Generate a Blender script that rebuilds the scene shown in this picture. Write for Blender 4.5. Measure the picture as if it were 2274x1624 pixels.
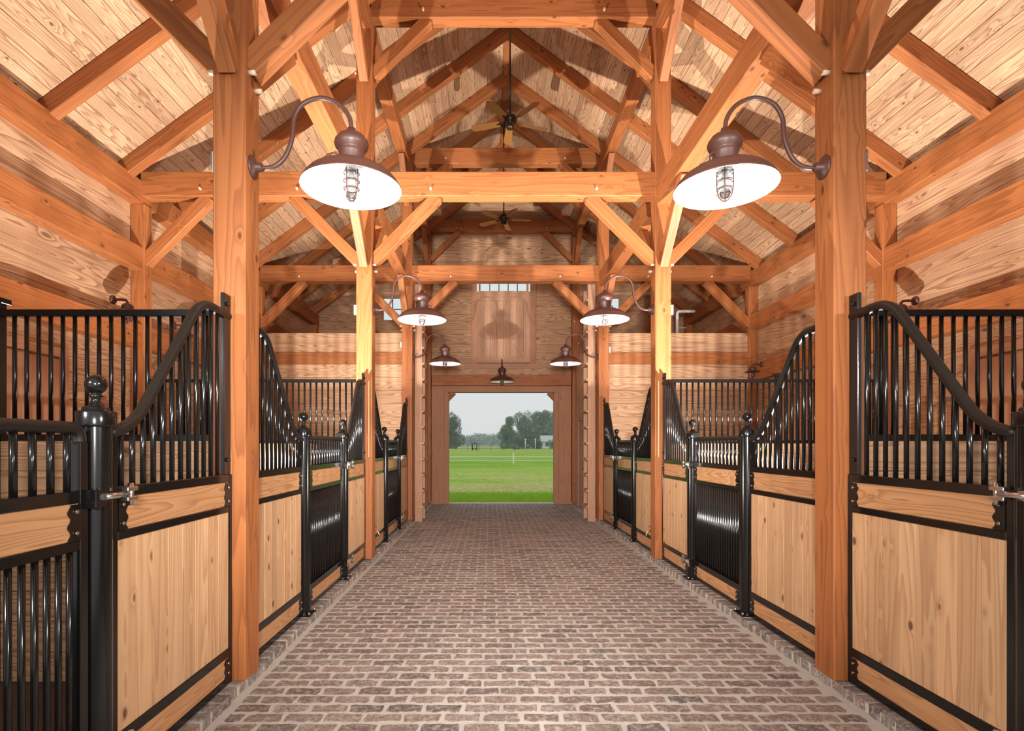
import bpy, math, random
from mathutils import Vector, Matrix, Euler
random.seed(7)
for o in list(bpy.data.objects): bpy.data.objects.remove(o, do_unlink=True)
S = bpy.context.scene
COL = S.collection
# ------------------------------------------------------------------ camera, sky, lights, exposure
EYE = 1.53
F_PX = 1212.0
cd = bpy.data.cameras.new('camera'); cam = bpy.data.objects.new('camera', cd); COL.objects.link(cam)
cam.location = (-0.313, 0.0, EYE); cam.rotation_euler = (math.pi/2, 0, 0)
cd.sensor_fit = 'HORIZONTAL'; cd.sensor_width = 36.0; cd.lens = 36.0*F_PX/2274.0
cd.shift_x = 50/2274.0; cd.shift_y = 178/2274.0
cd.clip_start = 0.05; cd.clip_end = 2000
S.camera = cam
W = bpy.data.worlds.new('sky'); S.world = W; W.use_nodes = True
nt = W.node_tree; nt.nodes.clear()
wo = nt.nodes.new('ShaderNodeOutputWorld'); wb = nt.nodes.new('ShaderNodeBackground')
tcw = nt.nodes.new('ShaderNodeTexCoord'); sep = nt.nodes.new('ShaderNodeSeparateXYZ')
rw = nt.nodes.new('ShaderNodeValToRGB')
rw.color_ramp.elements[0].position = 0.0; rw.color_ramp.elements[0].color = (0.80, 0.80, 0.78, 1)
rw.color_ramp.elements[1].position = 0.35; rw.color_ramp.elements[1].color = (0.70, 0.76, 0.79, 1)
nt.links.new(tcw.outputs['Generated'], sep.inputs[0]); nt.links.new(sep.outputs['Z'], rw.inputs[0])
nt.links.new(rw.outputs[0], wb.inputs[0]); wb.inputs[1].default_value = 1.22
nt.links.new(wb.outputs[0], wo.inputs[0])

def aimed_lamp(name, loc, power, target=None, radius=0.10, spot=None):
    l = bpy.data.lights.new(name, 'SPOT' if spot else 'POINT'); l.energy = power
    l.shadow_soft_size = radius; l.color = (1.0, 0.96, 0.91)
    o = bpy.data.objects.new(name, l); COL.objects.link(o); o.location = loc
    if spot:
        l.spot_size = math.radians(spot); l.spot_blend = 1.0 if spot < 120 else .6
        d = Vector(target)-Vector(loc); o.rotation_euler = d.to_track_quat('-Z', 'Y').to_euler()
    return o
# the photographer's flash behind the camera and inside the stalls, plus added fill lamps
aimed_lamp('flash_and_fill', (-0.3, -0.9, 1.9), 2450, (0, 14, 1.9), .20, 70)
aimed_lamp('flash_and_fill', (-0.3, -0.9, 2.3), 1150, (0, 14, 3.4), .20, 46)  # narrow lamp added to brighten the far end wall
aimed_lamp('flash_and_fill', (-3.04, -0.2, 2.6), 900, (3.0, 5.0, 1.4), .06, 84)  # added fill lamp for the stall panels across the aisle
aimed_lamp('flash_and_fill', (3.04, -0.2, 2.6), 900, (-3.0, 5.0, 1.4), .06, 84)  # mirrored fill lamp, added for the opposite stall panels
aimed_lamp('flash_and_fill', (-3.0, 5.0, 0.95), 1350, (0.2, 6.8, 7), .035, 156)
aimed_lamp('flash_and_fill', (3.0, 5.0, 0.95), 1350, (-0.2, 6.8, 7), .035, 156)
aimed_lamp('flash_and_fill', (-3.0, 5.0, 0.95), 1300, (1.3, 9.0, 7.2), .035, 84)  # extra beam from the left stall flash, added to brighten the middle ceiling
aimed_lamp('flash_and_fill', (3.0, 5.0, 0.95), 1300, (-1.3, 9.0, 7.2), .035, 84)  # same added ceiling beam from the right stall flash
aimed_lamp('flash_and_fill', (-2.8, 8.5, 1.0), 230, (-0.6, 9.4, 6), .035, 150)
aimed_lamp('flash_and_fill', (2.8, 8.5, 1.0), 230, (0.6, 9.4, 6), .035, 150)
vs = S.view_settings
vs.view_transform = 'Standard'; vs.look = 'None'; vs.exposure = 0.0; vs.gamma = 1.0; vs.use_curve_mapping = False

# ------------------------------------------------------------------ helpers
WM = {}
def link(name, me, M=None, parent=None, mat=None):
    o = bpy.data.objects.new(name, me); COL.objects.link(o)
    M = M if M is not None else Matrix()
    if parent is not None:
        o.parent = parent; o.matrix_basis = WM[parent.name].inverted() @ M
    else:
        o.matrix_basis = M
    WM[o.name] = M.copy()
    if mat is not None and me is not None and hasattr(me, 'materials') and len(me.materials) == 0:
        me.materials.append(mat)
    return o
def tag(o, label, cat=None, group=None, kind=None):
    if label: o['label'] = label
    if cat: o['category'] = cat
    if group: o['group'] = group
    if kind: o['kind'] = kind
    return o
def thing(name, loc, label, cat, group=None, kind=None):
    return tag(link(name, None, Matrix.Translation(Vector(loc))), label, cat, group, kind)
def mesh(name, v, f, smooth=False):
    me = bpy.data.meshes.new(name); me.from_pydata([tuple(p) for p in v], [], f); me.update()
    if smooth:
        me.polygons.foreach_set('use_smooth', [True]*len(me.polygons))
    return me
CACHE = {}
def box_geo(lx, ly, lz, c):
    hx, hy, hz = lx/2, ly/2, lz/2
    c = min(c, hx*.6, hy*.6, hz*.6)
    v = []; idx = {}
    for sx in (-1, 1):
        for sy in (-1, 1):
            for sz in (-1, 1):
                for a in range(3):
                    p = [sx*hx, sy*hy, sz*hz]
                    q = [sx, sy, sz]
                    for b in range(3):
                        if b != a: p[b] -= q[b]*c
                    idx[(sx, sy, sz, a)] = len(v); v.append(p)
    f = []
    def face(ids):
        pts = [Vector(v[i]) for i in ids]
        n = (pts[1]-pts[0]).cross(pts[2]-pts[0]); ctr = sum(pts, Vector())/len(pts)
        f.append(ids if n.dot(ctr) > 0 else ids[::-1])
    for s in (-1, 1):
        face([idx[(s, -1, -1, 0)], idx[(s, 1, -1, 0)], idx[(s, 1, 1, 0)], idx[(s, -1, 1, 0)]])
        face([idx[(-1, s, -1, 1)], idx[(1, s, -1, 1)], idx[(1, s, 1, 1)], idx[(-1, s, 1, 1)]])
        face([idx[(-1, -1, s, 2)], idx[(1, -1, s, 2)], idx[(1, 1, s, 2)], idx[(-1, 1, s, 2)]])
    for s in (-1, 1):
        for t in (-1, 1):
            face([idx[(s, t, -1, 0)], idx[(s, t, 1, 0)], idx[(s, t, 1, 1)], idx[(s, t, -1, 1)]])
            face([idx[(s, -1, t, 0)], idx[(s, 1, t, 0)], idx[(s, 1, t, 2)], idx[(s, -1, t, 2)]])
            face([idx[(-1, s, t, 1)], idx[(1, s, t, 1)], idx[(1, s, t, 2)], idx[(-1, s, t, 2)]])
            for u in (-1, 1):
                face([idx[(s, t, u, 0)], idx[(s, t, u, 1)], idx[(s, t, u, 2)]])
    return v, f
def box_me(lx, ly, lz, c, mat):
    k = ('b', round(lx, 3), round(ly, 3), round(lz, 3), c, mat.name)
    if k not in CACHE:
        v, f = box_geo(lx, ly, lz, c); me = mesh('box', v, f); me.materials.append(mat); CACHE[k] = me
    return CACHE[k]
def frame(p0, p1, up):
    p0 = Vector(p0); p1 = Vector(p1); x = (p1-p0).normalized(); u = Vector(up)
    z = (u - x*u.dot(x)).normalized(); y = z.cross(x)
    M = Matrix.Identity(4)
    for i in range(3):
        M[i][0] = x[i]; M[i][1] = y[i]; M[i][2] = z[i]; M[i][3] = (p0[i]+p1[i])/2
    return M
def board(name, p0, p1, w, t, mat, parent=None, up=(0, 0, 1), c=0.004):
    L = (Vector(p1)-Vector(p0)).length
    return link(name, box_me(L, w, t, c, mat), frame(p0, p1, up), parent)
def bx(name, x0, x1, y0, y1, z0, z1, mat, parent=None, c=0.003, axis=None):
    """box from extents; its long axis becomes local X"""
    d = (x1-x0, y1-y0, z1-z0); ce = ((x0+x1)/2, (y0+y1)/2, (z0+z1)/2)
    a = axis if axis is not None else max(range(3), key=lambda i: d[i])
    p0 = list(ce); p1 = list(ce); p0[a] -= d[a]/2; p1[a] += d[a]/2
    up = (0, 0, 1) if a != 2 else (0, -1, 0)
    w, t = {0: (d[1], d[2]), 1: (d[0], d[2]), 2: (d[0], d[1])}[a]
    return board(name, p0, p1, w, t, mat, parent, up, c)
def cyl_me(L, r, seg, mat, caps=True):
    k = ('c', round(L, 3), round(r, 4), seg, mat.name)
    if k not in CACHE:
        v = []; f = []
        for x in (-L/2, L/2):
            for i in range(seg):
                a = 2*math.pi*i/seg; v.append((x, r*math.cos(a), r*math.sin(a)))
        for i in range(seg):
            j = (i+1) % seg; f.append((i, i+seg, j+seg, j)[::-1])
        me = mesh('rod', v, f, True)
        if caps:
            me2 = mesh('rod', v, f+[tuple(range(seg))[::-1], tuple(range(seg, 2*seg))])
            me2.polygons.foreach_set('use_smooth', [True]*seg+[False, False]); me = me2
        me.materials.append(mat); CACHE[k] = me
    return CACHE[k]
def rod(name, p0, p1, r, mat, parent=None, seg=10):
    L = (Vector(p1)-Vector(p0)).length
    d = Vector(p1)-Vector(p0)
    up = (0, 0, 1) if abs(d.normalized().z) < .9 else (0, -1, 0)
    return link(name, cyl_me(L, r, seg, mat), frame(p0, p1, up), parent)
def tube_geo(pts, r, seg=10, closed=False, caps=True):
    pts = [Vector(p) for p in pts]; n = len(pts); v = []; f = []
    nrm = None
    for i, p in enumerate(pts):
        if closed: t = (pts[(i+1) % n]-pts[i-1]).normalized()
        else: t = (pts[min(i+1, n-1)]-pts[max(i-1, 0)]).normalized()
        if nrm is None:
            a = Vector((0, 0, 1)) if abs(t.z) < .9 else Vector((1, 0, 0)); nrm = (a-t*a.dot(t)).normalized()
        else: nrm = (nrm-t*nrm.dot(t)).normalized()
        b = t.cross(nrm)
        for k in range(seg):
            a = 2*math.pi*k/seg; v.append(p+nrm*math.cos(a)*r+b*math.sin(a)*r)
    m = n if closed else n-1
    for i in range(m):
        i2 = (i+1) % n
        for k in range(seg):
            k2 = (k+1) % seg; f.append((i*seg+k, i*seg+k2, i2*seg+k2, i2*seg+k))
    if caps and not closed:
        f.append(tuple(range(seg))[::-1]); f.append(tuple(range((n-1)*seg, n*seg)))
    return v, f
def tube_me(pts, r, seg, mat, closed=False):
    v, f = tube_geo(pts, r, seg, closed); me = mesh('tube', v, f, True); me.materials.append(mat); return me
def lathe_geo(prof, seg):
    v = []; f = []; n = len(prof)
    for r, z in prof:
        for i in range(seg):
            a = 2*math.pi*i/seg; v.append((r*math.cos(a), r*math.sin(a), z))
    for j in range(n-1):
        for i in range(seg):
            k = (i+1) % seg; f.append((j*seg+i, j*seg+k, (j+1)*seg+k, (j+1)*seg+i))
    return v, f
def lathe_me(prof, seg, mat, key=None, smooth=True):
    if key and key in CACHE: return CACHE[key]
    v, f = lathe_geo(prof, seg); me = mesh('turned', v, f, smooth); me.materials.append(mat)
    if key: CACHE[key] = me
    return me
def merge(geos):
    V = []; Fc = []
    for v, f in geos:
        o = len(V); V += list(v); Fc += [tuple(i+o for i in q) for q in f]
    return V, Fc
def smooth_path(ctrl, n=6):
    P = [Vector(p) for p in ctrl]; out = []
    P = [2*P[0]-P[1]]+P+[2*P[-1]-P[-2]]
    for i in range(1, len(P)-2):
        a, b, c, d = P[i-1:i+3]
        for k in range(n):
            t = k/n
            out.append(.5*((2*b)+(c-a)*t+(2*a-5*b+4*c-d)*t*t+(3*b-a-3*c+d)*t*t*t))
    out.append(P[-2]); return out
def fillet(pts, radii, n=6):
    P = [Vector(p).to_3d() for p in pts]; out = [P[0]]
    for i in range(1, len(P)-1):
        a = (P[i-1]-P[i]).normalized(); b = (P[i+1]-P[i]).normalized(); r = radii[i-1]
        s, e = P[i]+a*r, P[i]+b*r
        for k in range(n+1):
            t = k/n; out.append(s*(1-t)**2+P[i]*2*t*(1-t)+e*t*t)
    out.append(P[-1]); return out

# ------------------------------------------------------------------ materials
def mat_new(name):
    m = bpy.data.materials.new(name); m.use_nodes = True
    return m, m.node_tree, m.node_tree.nodes['Principled BSDF']
def plain(name, col, rough=.5, metal=0.0, spec=.5, noise=0.0, nscale=30):
    m, t, b = mat_new(name)
    b.inputs['Base Color'].default_value = (*col, 1); b.inputs['Roughness'].default_value = rough
    b.inputs['Metallic'].default_value = metal; b.inputs['Specular IOR Level'].default_value = spec
    if noise:
        tc = t.nodes.new('ShaderNodeTexCoord'); n = t.nodes.new('ShaderNodeTexNoise'); n.inputs['Scale'].default_value = nscale
        mx = t.nodes.new('ShaderNodeMix'); mx.data_type = 'RGBA'
        mx.inputs[6].default_value = (*[c*(1-noise) for c in col], 1); mx.inputs[7].default_value = (*[min(1, c*(1+noise)) for c in col], 1)
        t.links.new(tc.outputs['Object'], n.inputs['Vector']); t.links.new(n.outputs[0], mx.inputs[0]); t.links.new(mx.outputs[2], b.inputs['Base Color'])
    return m
def wood(name, c_light, c_dark, c_alt, freq=14, cross=5.0, along=.45, grain=.55, knot=.6, knot_scale=(1.6, 5.0), rough=.55, var=.18, saw=True, kr=.13):
    m, t, b = mat_new(name); N = t.nodes.new; L = t.links.new
    def math_(op, a, bv=None, c=None):
        n = N('ShaderNodeMath'); n.operation = op
        for i, x in enumerate((a, bv, c)):
            if x is None: continue
            if isinstance(x, (int, float)): n.inputs[i].default_value = x
            else: L(x, n.inputs[i])
        return n.outputs[0]
    def mix(fac, a, c):
        n = N('ShaderNodeMix'); n.data_type = 'RGBA'
        if isinstance(fac, (int, float)): n.inputs[0].default_value = fac
        else: L(fac, n.inputs[0])
        for i, x in ((6, a), (7, c)):
            if isinstance(x, tuple): n.inputs[i].default_value = (*x, 1)
            else: L(x, n.inputs[i])
        return n.outputs[2]
    tc = N('ShaderNodeTexCoord'); oi = N('ShaderNodeObjectInfo')
    rnd = oi.outputs['Random']
    off = N('ShaderNodeVectorMath'); off.operation = 'SCALE'; off.inputs[0].default_value = (31.7, 17.3, 53.1); L(rnd, off.inputs['Scale'])
    pos = N('ShaderNodeVectorMath'); pos.operation = 'ADD'; L(tc.outputs['Object'], pos.inputs[0]); L(off.outputs[0], pos.inputs[1])
    def scaled(v):
        s = N('ShaderNodeVectorMath'); s.operation = 'MULTIPLY'; L(pos.outputs[0], s.inputs[0]); s.inputs[1].default_value = v; return s.outputs[0]
    n1 = N('ShaderNodeTexNoise'); n1.inputs['Scale'].default_value = 1.0; n1.inputs['Detail'].default_value = 1.6; n1.inputs['Roughness'].default_value = .45
    L(scaled((along, cross, cross)), n1.inputs['Vector'])
    vo = N('ShaderNodeTexVoronoi'); vo.inputs['Scale'].default_value = 1.0; L(scaled((knot_scale[0], knot_scale[1], knot_scale[1])), vo.inputs['Vector'])
    kd = vo.outputs['Distance']
    kb = math_('MULTIPLY', math_('POWER', 2.718, math_('MULTIPLY', kd, -9.0)), .20)
    ring = math_('FRACT', math_('MULTIPLY', math_('ADD', n1.outputs[0], kb), float(freq)))
    if saw:
        ln = math_('POWER', ring, 2.3)
        ln = math_('MULTIPLY', ln, math_('SUBTRACT', 1.0, math_('POWER', ring, 24.0)))
    else:
        ln = math_('POWER', math_('SINE', math_('MULTIPLY', ring, math.pi)), 2.0)
    n2 = N('ShaderNodeTexNoise'); n2.inputs['Scale'].default_value = 1.0; n2.inputs['Detail'].default_value = 2.0
    L(scaled((3.0, 90, 90)), n2.inputs['Vector'])
    n3 = N('ShaderNodeTexNoise'); n3.inputs['Scale'].default_value = 1.0; n3.inputs['Detail'].default_value = 1.0
    L(scaled((1.1, 3.0, 3.0)), n3.inputs['Vector'])
    base = mix(math_('MULTIPLY', n3.outputs[0], 1.0), c_light, c_alt)
    base = mix(math_('MULTIPLY', math_('FRACT', math_('MULTIPLY', rnd, 7.13)), .75), base, c_alt)
    col = mix(math_('MULTIPLY', ln, grain), base, c_dark)
    col = mix(math_('MULTIPLY', math_('SUBTRACT', n2.outputs[0], .35), grain*.55), col, c_dark)
    if knot > 0:
        mr = N('ShaderNodeMapRange'); mr.interpolation_type = 'SMOOTHSTEP'; L(kd, mr.inputs[0])
        mr.inputs[1].default_value = kr*.4; mr.inputs[2].default_value = kr; mr.inputs[3].default_value = knot; mr.inputs[4].default_value = 0
        kc = tuple(x*.28 for x in c_dark)
        col = mix(mr.outputs[0], col, kc)
    hs = N('ShaderNodeHueSaturation'); L(col, hs.inputs['Color'])
    v = math_('ADD', 1-var/2, math_('MULTIPLY', math_('FRACT', math_('MULTIPLY', rnd, 3.77)), var)); L(v, hs.inputs['Value'])
    L(hs.outputs[0], b.inputs['Base Color'])
    b.inputs['Roughness'].default_value = rough; b.inputs['Specular IOR Level'].default_value = .3
    return m
M_FIR = wood('fir_timber', (.47, .174, .057), (.21, .063, .018), (.37, .121, .037), freq=12, cross=6, along=.28, grain=.80, knot=.75, knot_scale=(3.2, 5.6), var=.16)
M_ROOF = wood('pine_roof', (.68, .46, .275), (.22, .09, .042), (.56, .335, .19), freq=26, cross=6.5, along=.34, grain=.95, knot=.8, knot_scale=(3.4, 6.0), var=.22, kr=.115)
M_WALL = wood('pine_wall', (.70, .445, .265), (.23, .095, .043), (.59, .345, .19), freq=22, cross=5.0, along=.30, grain=.95, knot=.7, knot_scale=(1.2, 3.4), var=.16)
M_PLANK = wood('pine_plank', (.66, .43, .245), (.36, .165, .075), (.55, .325, .17), freq=13, cross=7.0, along=.28, grain=.75, knot=.9, knot_scale=(4.6, 7.5), var=.2, kr=.17)
M_RAIL = wood('fir_rail_board', (.58, .32, .155), (.26, .105, .04), (.50, .255, .115), freq=18, cross=8.0, along=.6, grain=.8, knot=.2, var=.12)
M_ROUGH = wood('rough_cedar', (.55, .29, .175), (.30, .135, .078), (.47, .235, .135), freq=11, cross=6.5, along=.35, grain=.5, knot=.4, var=.15, rough=.8)
M_TRIM = wood('trim_board', (.60, .35, .22), (.34, .17, .10), (.52, .285, .175), freq=11, cross=7, along=.3, grain=.5, knot=.2, var=.1, rough=.7)
M_BLADE = plain('fan_blade_wood', (.20, .085, .022), .4, noise=.2)
M_BLACK = plain('black_powder_coat', (.006, .0055, .0055), .17, spec=.45)
M_BLACKR = plain('black_textured_coat', (.012, .009, .007), .45, spec=.35, noise=.6, nscale=260)
M_CHROME = plain('galvanised_steel', (.62, .62, .62), .25, metal=1.0)
M_BROWN = plain('brown_enamel', (.078, .030, .022), .42, noise=.18, nscale=180)
M_WHITE = plain('white_enamel', (.93, .93, .92), .25)
M_BRONZE = plain('dark_bronze', (.035, .024, .016), .25, metal=.6)
M_PEG = plain('peg_end_wood', (.75, .58, .42), .6, noise=.15, nscale=60)
M_PVC = plain('pipe_plastic', (.72, .71, .68), .4)
M_GREYBOX = plain('grey_box_metal', (.55, .55, .55), .4)
M_BRASS = plain('brass', (.55, .38, .12), .3, metal=1.0)
M_BLUE = plain('blue_handle', (.06, .10, .22), .4)
M_BACK = plain('sheathing', (.20, .11, .06), .8)
M_DIRT = plain('stall_mat', (.09, .055, .04), .9, noise=.35, nscale=8)
M_SILL = plain('concrete_sill', (.55, .50, .45), .9, noise=.1)
M_MUNT = plain('muntin_paint', (.10, .10, .10), .5)
def glass_mat(name, tint=(1, 1, 1), fres=.12):
    m, t, b = mat_new(name); t.nodes.remove(b); N = t.nodes.new
    o = t.nodes['Material Output']; tr = N('ShaderNodeBsdfTransparent'); tr.inputs[0].default_value = (*tint, 1)
    gl = N('ShaderNodeBsdfGlossy'); gl.inputs['Roughness'].default_value = .05
    lw = N('ShaderNodeFresnel'); lw.inputs[0].default_value = 1.45
    ms = N('ShaderNodeMixShader'); t.links.new(lw.outputs[0], ms.inputs[0]); t.links.new(tr.outputs[0], ms.inputs[1]); t.links.new(gl.outputs[0], ms.inputs[2]); t.links.new(ms.outputs[0], o.inputs[0])
    return m
M_GLASS = glass_mat('window_glass', (.95, .97, .97))
M_JAR = glass_mat('jar_glass', (.70, .72, .72))
def brick_mat():
    m, t, b = mat_new('paving_brick'); N = t.nodes.new; L = t.links.new
    oi = N('ShaderNodeObjectInfo'); ge = N('ShaderNodeNewGeometry')
    ad = N('ShaderNodeMath'); ad.operation = 'ADD'; L(oi.outputs['Random'], ad.inputs[0]); L(ge.outputs['Random Per Island'], ad.inputs[1])
    fr = N('ShaderNodeMath'); fr.operation = 'FRACT'; L(ad.outputs[0], fr.inputs[0])
    rp = N('ShaderNodeValToRGB'); e = rp.color_ramp.elements
    e[0].position = 0; e[0].color = (.205, .162, .140, 1); e[1].position = 1; e[1].color = (.135, .116, .104, 1)
    for p, c in ((.16, (.255, .185, .155)), (.32, (.285, .232, .200)), (.46, (.148, .124, .110)), (.60, (.300, .222, .184)), (.74, (.232, .198, .172)), (.88, (.195, .138, .119))):
        x = e.new(p); x.color = (*c, 1)
    L(fr.outputs[0], rp.inputs[0])
    n = N('ShaderNodeTexNoise'); n.inputs['Scale'].default_value = 26; n.inputs['Detail'].default_value = 5; n.inputs['Roughness'].default_value = .65
    L(ge.outputs['Position'], n.inputs['Vector'])
    mr = N('ShaderNodeMapRange'); L(n.outputs[0], mr.inputs[0]); mr.inputs[1].default_value = .46; mr.inputs[2].default_value = .70; mr.inputs[3].default_value = 0; mr.inputs[4].default_value = .75
    mx = N('ShaderNodeMix'); mx.data_type = 'RGBA'; L(mr.outputs[0], mx.inputs[0]); L(rp.outputs[0], mx.inputs[6]); mx.inputs[7].default_value = (.52, .465, .415, 1)
    n4 = N('ShaderNodeTexNoise'); n4.inputs['Scale'].default_value = 75; n4.inputs['Detail'].default_value = 3; L(ge.outputs['Position'], n4.inputs['Vector'])
    mr2 = N('ShaderNodeMapRange'); L(n4.outputs[0], mr2.inputs[0]); mr2.inputs[1].default_value = .52; mr2.inputs[2].default_value = .70; mr2.inputs[3].default_value = 0; mr2.inputs[4].default_value = .7
    mx2 = N('ShaderNodeMix'); mx2.data_type = 'RGBA'; L(mr2.outputs[0], mx2.inputs[0]); L(mx.outputs[2], mx2.inputs[6]); mx2.inputs[7].default_value = (.07, .045, .036, 1)
    L(mx2.outputs[2], b.inputs['Base Color']); b.inputs['Roughness'].default_value = .85; b.inputs['Specular IOR Level'].default_value = .25
    bp = N('ShaderNodeBump'); bp.inputs['Strength'].default_value = .5; bp.inputs['Distance'].default_value = .004; L(n4.outputs[0], bp.inputs['Height']); L(bp.outputs[0], b.inputs['Normal'])
    return m
M_BRICK = brick_mat()
M_MORTAR = plain('mortar', (.49, .46, .415), .95, noise=.14, nscale=14)
def grass_mat(name, a, bcol, c, s1, s2):
    m, t, b = mat_new(name); N = t.nodes.new; L = t.links.new
    ge = N('ShaderNodeNewGeometry')
    mp = N('ShaderNodeVectorMath'); mp.operation = 'MULTIPLY'; mp.inputs[1].default_value = (.5, 1, 1); L(ge.outputs['Position'], mp.inputs[0])
    n = N('ShaderNodeTexNoise'); n.inputs['Scale'].default_value = s1; n.inputs['Detail'].default_value = 6; n.inputs['Roughness'].default_value = .7; L(mp.outputs[0], n.inputs['Vector'])
    r = N('ShaderNodeValToRGB'); e = r.color_ramp.elements
    e[0].position = .36; e[0].color = (*a, 1); e[1].position = .66; e[1].color = (*c, 1); x = e.new(.5); x.color = (*bcol, 1)
    sp = N('ShaderNodeSeparateXYZ'); L(ge.outputs['Position'], sp.inputs[0])
    zr = N('ShaderNodeValToRGB'); ze = zr.color_ramp.elements   # how straw-dry the mowing is with distance from the barn
    ze[0].position = 0; ze[0].color = (.30, .30, .30, 1); ze[1].position = 1; ze[1].color = (.52, .52, .52, 1)
    for p, q in ((.150, .30), (.158, .68), (.2, .55), (.28, .54), (.34, .42), (.46, .40), (.55, .48)):
        k = ze.new(p); k.color = (q, q, q, 1)
    dv = N('ShaderNodeMath'); dv.operation = 'DIVIDE'; L(sp.outputs['Y'], dv.inputs[0]); dv.inputs[1].default_value = 120; L(dv.outputs[0], zr.inputs[0])
    am = N('ShaderNodeMath'); am.operation = 'MULTIPLY_ADD'; L(n.outputs[0], am.inputs[0]); am.inputs[1].default_value = .75; 
    sb = N('ShaderNodeMath'); sb.operation = 'ADD'; L(zr.outputs[0], sb.inputs[0]); sb.inputs[1].default_value = -.37; L(sb.outputs[0], am.inputs[2])
    L(am.outputs[0], r.inputs[0])
    n2 = N('ShaderNodeTexNoise'); n2.inputs['Scale'].default_value = s2; n2.inputs['Detail'].default_value = 4; L(ge.outputs['Position'], n2.inputs['Vector'])
    mx = N('ShaderNodeMix'); mx.data_type = 'RGBA'; mx.blend_type = 'MULTIPLY'; mx.inputs[0].default_value = .8; L(r.outputs[0], mx.inputs[6])
    r2 = N('ShaderNodeValToRGB'); r2.color_ramp.elements[0].position = .3; r2.color_ramp.elements[0].color = (.45, .45, .4, 1); r2.color_ramp.elements[1].position = .6; r2.color_ramp.elements[1].color = (1, 1, 1, 1)
    L(n2.outputs[0], r2.inputs[0]); L(r2.outputs[0], mx.inputs[7]); L(mx.outputs[2], b.inputs['Base Color'])
    b.inputs['Roughness'].default_value = 1; b.inputs['Specular IOR Level'].default_value = .05
    return m
M_GRASS = grass_mat('mown_grass', (.22, .42, .035), (.36, .50, .08), (.54, .50, .19), .35, 9)
M_BLADEG = plain('grass_blade', (.30, .50, .03), .8, noise=.3, nscale=3)
M_LEAF = plain('leaf_dark', (.11, .17, .085), .8, noise=.35, nscale=.6)
M_LEAF2 = plain('leaf_mid', (.14, .235, .115), .8, noise=.35, nscale=.6)
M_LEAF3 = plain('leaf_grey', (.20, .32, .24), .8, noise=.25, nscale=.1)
M_BARK = plain('bark', (.09, .07, .05), .9, noise=.2)
M_HWALL = plain('house_siding', (.75, .75, .73), .7)
M_HROOF = plain('house_roof_metal', (.45, .52, .48), .5)
M_FENCE = plain('dark_fence_pipe', (.03, .025, .02), .6)
M_TAPE = plain('white_fence_tape', (.8, .8, .78), .6)

# ------------------------------------------------------------------ layout constants (metres, barn centre line x = 0)
PX = 1.935          # aisle post centre
PW = 0.205          # aisle post section
WX = 4.98           # outer wall plank face
WPX = 4.81          # wall post / girt face
BENT = [3.50, 7.16, 10.82, 14.24]
Y0 = -1.0; YE = 14.42
RIDGE = 8.68; SL = 0.735
def roofz(x): return RIDGE-SL*abs(x)
PIN = PX-PW/2; POUT = PX+PW/2
TZ0, TZ1 = 4.765, 5.08      # lower tie
UZ0, UZ1 = 7.08, 7.39       # upper tie
LPZ0, LPZ1 = 4.66, 4.95     # lower plate (along the aisle)
UPZ0, UPZ1 = 6.93, 7.16     # upper plate
KERB = 0.06
SIDE = {-1: 'left', 1: 'right'}
ORD = ['nearest', 'second', 'third', 'farthest']

# ------------------------------------------------------------------ floor, kerbs
floor = link('floor', mesh('floor', [(-1.86, Y0, 0), (1.86, Y0, 0), (1.86, YE, 0), (-1.86, YE, 0), (-1.86, Y0, -.1), (1.86, Y0, -.1), (1.86, YE, -.1), (-1.86, YE, -.1)],
    [(0, 1, 2, 3), (7, 6, 5, 4), (0, 4, 5, 1), (1, 5, 6, 2), (2, 6, 7, 3), (3, 7, 4, 0)]), None, None, M_MORTAR)
tag(floor, 'weathered brick aisle paving with pale mortar joints', 'floor', kind='structure')
def brick_geo(lx, ly, lz, rnd, jit=.0045):
    """flat paver: worn, uneven outline, top slightly rounded; local Z up, top at z=0"""
    hx, hy = lx/2, ly/2; ring = []
    xs = [-hx+.008, -hx*.5, 0, hx*.5, hx-.008]
    for x in xs: ring.append((x, -hy))
    ring.append((hx, -hy+.01)); ring.append((hx, hy-.01))
    for x in xs[::-1]: ring.append((x, hy))
    ring.append((-hx, hy-.01)); ring.append((-hx, -hy+.01))
    ring = [(x+rnd.uniform(-jit, jit), y+rnd.uniform(-jit, jit)) for x, y in ring]
    n = len(ring); v = [(x*.985, y*.96, 0+rnd.uniform(-.0012, .0012)) for x, y in ring]+[(x, y, -.006) for x, y in ring]+[(x, y, -lz) for x, y in ring]
    f = [tuple(range(n))]
    for i in range(n):
        j = (i+1) % n
        f.append((i, i+n, j+n, j)); f.append((i+n, i+2*n, j+2*n, j+n))
    return v, f
rb = random.Random(3)
BV = []
for k in range(10):
    v, f = brick_geo(.197, .084, .05, rb, .0085); me = mesh('brick', v, f); me.materials.append(M_BRICK); BV.append((me, v, f))
rows = []
y = 2.62; k = 0
near = []; far = []
while y < YE-.05:
    x = -1.80 + (0 if k % 2 else -.11)
    while x < 1.80:
        x0 = max(x, -1.80); x1 = min(x+.222, 1.80)
        if x1-x0 > .07: near.append(((x0+x1)/2, y, (x1-x0-.026)))
        x += .222
    y += .1105; k += 1
near.sort(key=lambda b: (b[1] < 2.88, b[1]))
geo = []
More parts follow.
